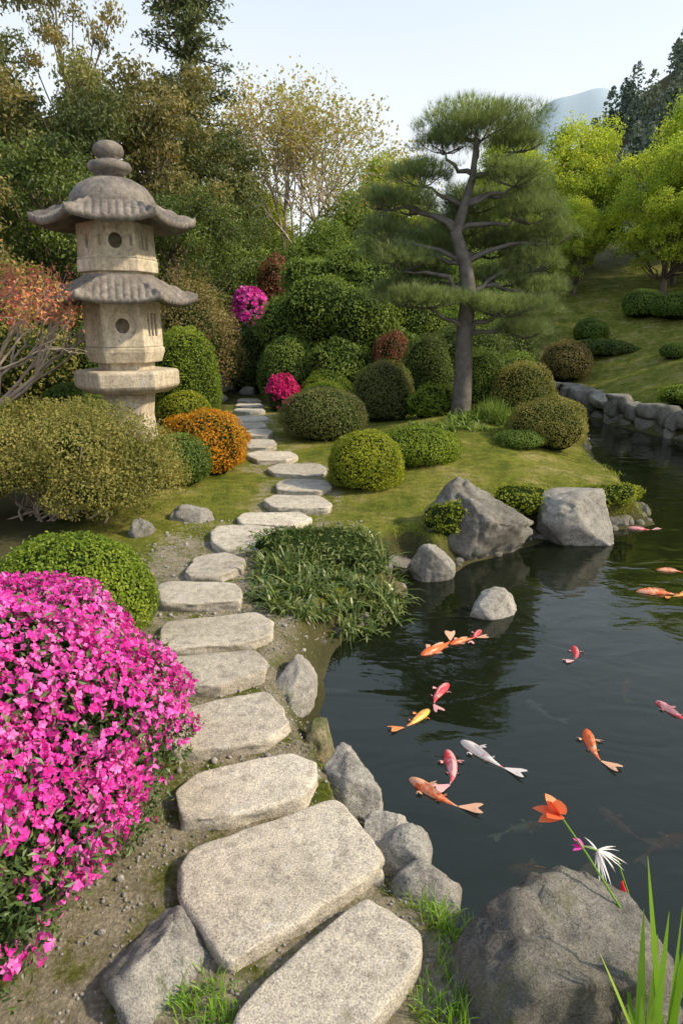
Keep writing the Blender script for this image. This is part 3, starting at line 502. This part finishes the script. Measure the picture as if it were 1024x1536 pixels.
cut(up,[cutter(0,0,2.38,.066,.076,.22,.39),cutter(-1,.02,2.38,.035,.07,.18,.39),cutter(1,-.05,2.38,.02,.075,.15,.39,'sq'),cutter(1,.03,2.38,.02,.075,.15,.39,'sq'),cutter(0,-.15,2.38,.012,.05,.02,.39,'sq'),cutter(0,.15,2.38,.012,.05,.02,.39,'sq')])
def roof(name,r,rt,ze,zt,lift,thick):
    NT=6*80; NS=26; th=np.arange(NT)/NT*2*np.pi; v0=RA+math.radians(30)
    m=np.mod(th-v0,math.pi/3)-math.pi/6; hexr=math.cos(math.pi/6)/np.cos(m); cf=np.abs(m)/(math.pi/6); rows=[]
    def surf(s,off,shrink=1.0,rib=1):
        bl=s**.6; shape=(1-bl)*1.0+bl*hexr; rad=(rt+(r-rt)*s)*shape*(1+.04*cf**4*s)*shrink
        z=ze+(zt-ze)*(1-s)**1.35+lift*cf**3*s**2.5+off
        tc=rad*np.sin(m); rb=np.abs(np.cos(tc*math.pi/.072)); 
        if rib: z=z+.024*rb**.7*min(1,s*2.0)
        z=z+.03*np.exp(-((1-cf)/.05)**2)*min(1,s*2)*(off==0)
        return np.stack([rad*np.cos(th),rad*np.sin(th),z],-1)
    for s in np.linspace(0,1,NS): rows.append(surf(s,0))
    rows.append(surf(1,-.02,1.006)); rows.append(surf(1,-thick,.99,0))
    for s in (.8,.5,.2): rows.append(surf(s,-thick*1.0-.03*(1-s),.985,0))
    mb=MB(); mb.add(np.concatenate(rows)+np.array([LX,LY,0]),grid_faces(len(rows),NT)[:,::-1],0,None,True); mb.build(name,[M_lanr],(LX,LY,0),lan)
roof('lower_roof',.78,.36,1.80,2.06,.05,.045); roof('upper_roof',.80,.34,2.56,2.82,.06,.05)
mb=MB(); lathe(mb,(LX,LY,0),[(.43,2.72),(.44,2.75),(.41,2.83),(.34,2.92),(.22,2.985),(.12,3.0)],0,40); mb.build('roof_dome',[M_lanr],(LX,LY,0),lan)
mb=MB(); lathe(mb,(LX,LY,0),[(.13,2.99),(.13,3.03),(.20,3.06),(.22,3.10),(.20,3.14),(.12,3.165),(.09,3.18),(.13,3.20),(.155,3.25),(.14,3.30),(.09,3.335),(.03,3.35),(.001,3.352)],0,32); mb.build('finial',[M_lanr],(LX,LY,0),lan)
# ------------------------------------------------------------ grasses
rng=R(50); mb=MB()
n=230000; gx_=rng.uniform(-2,3.2,n); gy_=rng.uniform(1.1,12.5,n); dd=sdist(gx_,gy_); pp=pdist(gx_,gy_)
nn=nz(np.stack([gx_,gy_,0*gx_],-1),3,7)
k=(dd>.06)&(((gy_>4.9)&(gx_>-1.9)&(nn>-.35-.6*rng.rand(n)))|((gx_>-.55)&(gy_>4.2))|((pp<.75)&(pp>.28)&(nn>-.15)&(rng.rand(n)<.85))|((pp<.3)&(nn>.0)&(rng.rand(n)<.7))|((pp>.55)&(gx_<0)&(nn>-.1)&(gy_>2.7)))
instone=np.zeros(n,bool)
for s in ST:
    s=np.array(s); ins=np.zeros(n,bool)
    for a,b in zip(s,np.roll(s,-1,0)):
        c_=((a[1]>gy_)!=(b[1]>gy_)); xi=(b[0]-a[0])*(gy_-a[1])/((b[1]-a[1]) if b[1]!=a[1] else 1e-9)+a[0]; ins^=c_&(gx_<xi)
    instone|=ins
k&=~instone; gx_=gx_[k];gy_=gy_[k];zz=Zf(gx_,gy_); P=np.stack([gx_,gy_,zz-.003],-1); m=len(P)
blades(mb,P,rng.normal(size=(m,3))*.5+[0,0,1],rng.uniform(.012,.034,m)*(1+.5*nz(P,5,9)),.005,.3,0,np.clip(.5+.45*nz(P,2.5,8)+rng.normal(size=m)*.22,0,1),rng,seg=1)
mb.build('lawn_grass',[M_grass],(0,5,0))
def tuft(name,cs,nb,L,W,mat,droop=.5,spread=.6,seed=0,r=.03):
    rng=R(seed); mb=MB()
    for (x,y,s) in cs:
        a=rng.rand(nb)*6.28; z=Z(x,y); P=np.stack([x+rng.normal(size=nb)*r,y+rng.normal(size=nb)*r,np.full(nb,max(z,WATER-.05)-.01)],-1)
        D=np.stack([np.cos(a)*spread*rng.rand(nb),np.sin(a)*spread*rng.rand(nb),np.ones(nb)],-1)
        blades(mb,P,D,L*s*rng.uniform(.5,1.1,nb),W,droop*rng.uniform(.4,1.3,nb),0,np.clip(rng.normal(.5,.2,nb),0,1),rng,seg=4)
    return mb.build(name,[mat],(cs[0][0],cs[0][1],0))
tuft('grass_tuft',[(.27,1.42,1),(.31,1.36,1.1),(.24,1.5,.8),(.30,1.28,1),(.22,1.2,.9),(.26,1.15,1)],80,.12,.0045,M_iris,.5,.7,1)
tuft('grass_tuft',[(-.33,1.22,1),(-.38,1.2,.8),(-.3,1.12,1),(-.28,1.18,.8)],80,.1,.0045,M_iris,.5,.7,2)
cs=[]; rng=R(33)
for (x,y) in [(.02,1.6),(-.3,1.2),(.13,1.5),(0,1.96),(-.12,2.18),(-.15,2.5),(.1,2.0),(-.28,2.62),(-.05,1.72),(-.5,1.72),(-.2,1.3),(.1,1.55),(-.3,2.0),(-.6,2.06),(-.3,2.95),(-.25,3.15),(.03,1.5),(-.12,1.36),(-.7,2.5),(-.6,3.4),(-.58,1.8),(-.78,2.35),(-.9,2.6),(-1.0,2.95),(-.55,1.65),(-.42,1.62),(-.4,1.96),(-.45,2.1),(-.5,2.52),(-.7,2.95),(-.55,1.4),(-.25,1.95)]:
    cs+=[(x+rng.normal()*.04,y+rng.normal()*.03,rng.uniform(.4,.9)) for q in range(4)]
tuft('path_grass',cs,26,.05,.003,M_grass,.5,1.1,3,.03)
rng=R(60); cs=[]
while len(cs)<120:
    x=rng.uniform(-.6,.38);y=rng.uniform(3.4,4.85); 
    if ((x+.1)/.48)**2+((y-4.05)/.72)**2<1 and pdist(np.array([x]),np.array([y]))[0]>.28 and sdist(np.array([x]),np.array([y]))[0]>-.12: cs.append((x,y,rng.uniform(.6,1.3)))
tuft('mondo_grass_clump',cs,42,.26,.019,M_mondo,.85,1.3,4,.035)
cs=[(rng.uniform(.95,2.1),rng.uniform(8.1,9.1),rng.uniform(.7,1.2)) for i in range(40)]
tuft('hosta_plants',cs,26,.26,.035,M_mid,.7,1.4,5,.04)
tuft('fern_plants',[(rng.uniform(1.8,2.2),rng.uniform(8.5,9.1),rng.uniform(.8,1.3)) for i in range(14)],50,.42,.014,M_mid,.5,.7,6,.05)
tuft('pond_edge_grass',[(rng.uniform(2.4,2.75),rng.uniform(5.72,5.95),1) for i in range(12)]+[(.5+rng.normal()*.08,4.95+rng.normal()*.05,.8) for i in range(5)]+[(1.2+rng.normal()*.2,5.4+rng.normal()*.1,.7) for i in range(6)]+[(2.95+rng.normal()*.05,rng.uniform(6.2,8),.7) for i in range(10)],30,.13,.006,M_box2,.7,1.2,7,.04)
mb=MB(); rng=R(70)
T=[(.70,1.25,.44),(.74,1.2,.33),(.735,1.22,.24),(.57,1.15,.27),(.62,1.13,.10),(.66,1.2,.16),(.76,1.15,.38),(.69,1.1,.30),(.55,1.1,.06),(.78,1.2,.2),(.72,1.12,.12),(.64,1.2,.02),(.67,1.18,.36),(.73,1.14,.41),(.65,1.1,.2)]
P=np.array([(.69+rng.uniform(-.05,.06),1.08+rng.uniform(-.03,.03),-.12) for t in T]); D=np.array(T)-P
blades(mb,P,D,np.linalg.norm(D,axis=1),.032,.03,0,rng.rand(len(T)),rng,seg=6); mb.build('iris_plant',[M_iris],(.70,1.08,-.1))
M_or=leafmat('orange_petal',[(.75,.12,.05),(.85,.2,.08),(.9,.3,.12)],.3,g=1,tm=(1.1,1,1)); M_wh=leafmat('white_petal',[(.75,.7,.7),(.85,.82,.82),(.9,.88,.88)],.3,g=1,tm=(1,1,1)); M_rd=leafmat('red_petal',[(.7,.02,.05),(.8,.04,.08),(.85,.1,.15)],.3,g=1,tm=(1.1,1,1))
mb=MB(); rng=R(71); pts=np.array([(.79,1.2,-.12),(.765,1.3,.04),(.72,1.38,.14),(.65,1.45,.24),(.585,1.5,.325)]); tube(mb,pts,[.005,.004,.0035,.003,.0025],0,6)
fp=pts[-1]
D=np.array([(-.5,0,.9),(-.9,.1,.3),(-.2,-.2,1),(-.6,-.5,.4),(-.4,.5,.6),(-1,-.2,-.1)]); blades(mb,np.tile(fp,(6,1)),D,np.array([.08,.075,.07,.065,.065,.06]),.06,.15,1,rng.rand(6),rng,seg=5)
mb.build('orange_flower',[M_iris,M_or],tuple(pts[0]))
mb=MB(); pts=np.array([(.80,1.38,-.1),(.80,1.46,.05),(.76,1.5,.17),(.70,1.5,.205),(.66,1.5,.22)]); tube(mb,pts,.0025,0,5)
n=26; D=np.c_[rng.uniform(-.2,1,n),rng.normal(size=n)*.4,rng.uniform(-.9,.2,n)]; blades(mb,np.tile(pts[3],(n,1)),D,rng.uniform(.05,.09,n),.008,.3,1,rng.rand(n),rng,seg=4)
blades(mb,np.tile(pts[4],(4,1)),np.array([(-1,0,.2),(-.7,.3,.5),(-.8,-.3,0),(-.5,0,.8)]),.035,.02,.1,2,rng.rand(4),rng,seg=4)
blades(mb,np.tile([.775,1.49,.11],(3,1)),np.array([(.25,0,-1),(.1,.1,-1),(.4,0,-.9)]),.08,.016,.0,3,rng.rand(3),rng,seg=5)
mb.build('white_flower',[M_iris,M_wh,M_pinkf,M_rd],tuple(pts[0]))
# ------------------------------------------------------------ koi
def koimat(name,a,b,th=.5,fin=False):
    m,nt,out=newmat(name); n=tex(nt,'Noise',22,detail=2); c=ramp(nt,n.outputs[0],[(th-.05,a),(th+.05,b)]); p=principled(nt,out,c,.35,.5)
    t=nt.nodes.new('ShaderNodeBsdfTransparent' if fin else 'ShaderNodeBsdfTranslucent')
    if not fin: nt.links.new(c,t.inputs[0])
    mx=nt.nodes.new('ShaderNodeMixShader'); mx.inputs[0].default_value=.25 if fin else .3; nt.links.new(p.outputs[0],mx.inputs[1]); nt.links.new(t.outputs[0],mx.inputs[2]); nt.links.new(mx.outputs[0],out.inputs[0]); return m
def kpair(n,a,b,th=.5,f=None): return [koimat(n,a,b,th),koimat(n+'_fin',f or b,b,th,True)]
K_o=kpair('koi_orange',(.88,.18,.05),(.9,.5,.32),.55); K_r=kpair('koi_red',(.85,.08,.10),(.9,.45,.45),.52); K_w=kpair('koi_white_red',(.88,.25,.22),(.88,.80,.76),.42); K_y=kpair('koi_yellow',(.88,.55,.12),(.88,.3,.1),.55)
def koi(x,y,z,L,ang,mat,bend=.5):
    # rings along a curved spine: blunt head, deepest at the shoulder, narrow wrist before the tail
    mb=MB(); n=22; t=np.linspace(0,1,n); w=np.interp(t,[0,.04,.12,.22,.36,.55,.75,.9,1],[.012,.05,.082,.102,.108,.088,.05,.026,.020])
    th=ang+bend*(t-.3)**2*np.sign(t-.3); dx=-np.cos(th)/n; dy=-np.sin(th)/n; sx=np.cumsum(dx);sy=np.cumsum(dy)
    k=14; ph=np.arange(k)/k*6.283; nx_=-np.sin(th);ny_=np.cos(th); hh=w*1.1
    V=np.stack([sx[:,None]+nx_[:,None]*w[:,None]*np.cos(ph),sy[:,None]+ny_[:,None]*w[:,None]*np.cos(ph),hh[:,None]*np.sin(ph)],-1)
    mb.add(V*L,grid_faces(n,k),0,None,True)
    def fin(p,d,l,wd,sk=0):
        d=np.array(d);s=np.array([-d[1],d[0],0]); pr=[(0,.14),(.3,.45),(.65,.85),(.9,.9),(1,.7)]; A=[]
        for tt,ww in pr: A+=[p+d*l*tt-s*wd*ww*(1-sk)+[0,0,.05*tt],p+d*l*tt*(.74 if tt>.8 else .95)+s*.02*math.sin(tt*5)+[0,0,.06*tt],p+d*l*tt*(1-sk*.3)+s*wd*ww+[0,0,.05*tt]]
        mb.add(np.array(A)*L,grid_faces(5,3,False),1,None,True)
    e=np.array([sx[-1],sy[-1],.03]); dt=np.array([-math.cos(th[-1]+bend*.4),-math.sin(th[-1]+bend*.4),0]); fin(e-dt*.02,dt,.36,.13,.15)
    i=6
    for sg in (1,-1):
        p=np.array([sx[i]+sg*nx_[i]*w[i]*.85,sy[i]+sg*ny_[i]*w[i]*.85,.01]); d=unit(np.array([-math.cos(th[i])*1.1+sg*nx_[i],-math.sin(th[i])*1.1+sg*ny_[i],0])); fin(p,d,.17,.05)
        p=np.array([sx[13]+sg*nx_[13]*w[13]*.8,sy[13]+sg*ny_[13]*w[13]*.8,0]); d=unit(np.array([-math.cos(th[13])*1.5+sg*nx_[13],-math.sin(th[13])*1.5+sg*ny_[13],0])); fin(p,d,.09,.03)
    df=np.array([[sx[j],sy[j],hh[j]*.9+(.05 if tp else -.01)*(1 if j>8 else .6)] for tp in (0,1) for j in range(7,15)])*L; mb.add(df,grid_faces(2,8,False),1,None,True)
    o=mb.build('koi_fish',mat); o.location=(x,y,z); return o
for i,a in enumerate([(.52,3.36,.25,-2.5,K_o),(.68,3.46,.18,-2.6,K_o),(.79,3.55,.15,1.0,K_r),(1.29,3.33,.17,1.4,K_r),(1.54,2.76,.19,1.9,K_r),(.49,2.92,.21,1.0,K_r),(.36,2.70,.19,.9,K_y),(.58,2.44,.23,2.2,K_w),(.45,2.36,.22,1.6,K_r),(.34,2.20,.23,2.3,K_o),(1.08,2.51,.22,1.4,K_o),(2.1,4.17,.26,3.0,K_o),(2.3,4.13,.2,.2,K_y),(2.39,4.58,.19,3.0,K_o),(2.6,5.6,.2,2.8,K_r)]):
    koi(a[0]+.5*a[2]*math.cos(a[3]),a[1]+.5*a[2]*math.sin(a[3]),WATER-.006,a[2]*1.12,a[3],a[4],[.9,-.6,.3,-1.2,.6][i%5])
for i,a in enumerate([(.55,1.85,.24,2.9,K_o),(1.25,2.0,.22,.4,K_o),(1.5,3.1,.22,1,K_o),(.9,2.9,.2,2,K_w),(.98,2.15,.2,2,K_r),(.75,2.05,.18,.2,K_w)]): koi(a[0],a[1],WATER-.032,a[2],a[3],a[4],.6)
# ------------------------------------------------------------ light, camera
sd=Vector((.80,-.12,.62)).normalized()
sun=bpy.data.lights.new('sun','SUN'); sun.energy=5.0; sun.angle=math.radians(2.5); sun.color=(1,.86,.64); so=bpy.data.objects.new('sun',sun); scene.collection.objects.link(so)
so.rotation_euler=sd.to_track_quat('Z','Y').to_euler()
w=bpy.data.worlds.new('World'); scene.world=w; w.use_nodes=True; nt=w.node_tree; nt.nodes.clear()
sk=nt.nodes.new('ShaderNodeTexSky'); sk.sky_type='NISHITA'; sk.sun_disc=False; sk.sun_elevation=math.asin(sd.z); sk.sun_rotation=math.atan2(sd.x,sd.y); sk.air_density=1.0; sk.dust_density=3.0; sk.ozone_density=1.0
tc=nt.nodes.new('ShaderNodeTexCoord'); sx=nt.nodes.new('ShaderNodeSeparateXYZ'); nt.links.new(tc.outputs['Generated'],sx.inputs[0])
cn=tex(nt,'Noise',1.6,detail=5,rough=.55,coord='Generated'); cf=math_(nt,'MULTIPLY_ADD',cn.outputs[0],.12,-.06); zz=math_(nt,'ADD',sx.outputs[2],cf)
hz=ramp(nt,zz,[(0,(1,.98,.94)),(.25,(.96,.97,.96)),(.5,(.68,.78,.88)),(1,(.42,.54,.70))])
hm=mixc(nt,1.0,hz,(5.7,5.7,5.7),'MULTIPLY'); sm=mixc(nt,1.0,sk.outputs[0],(.5,.5,.5),'MULTIPLY'); sky=mixc(nt,1.0,hm,sm,'ADD')
bg=nt.nodes.new('ShaderNodeBackground'); bg.inputs[1].default_value=.15; wo=nt.nodes.new('ShaderNodeOutputWorld'); nt.links.new(sky,bg.inputs[0]); nt.links.new(bg.outputs[0],wo.inputs[0])
cam=bpy.data.cameras.new('camera'); cam.sensor_fit='VERTICAL'; cam.sensor_height=36; cam.lens=36*1000/1536; cam.clip_end=2000; cam.clip_start=.05
co=bpy.data.objects.new('camera',cam); scene.collection.objects.link(co); co.location=(0,0,1.6); co.rotation_euler=(math.radians(90-16),0,0); scene.camera=co
scene.view_settings.view_transform='Standard'; scene.view_settings.look='None'; scene.view_settings.exposure=0
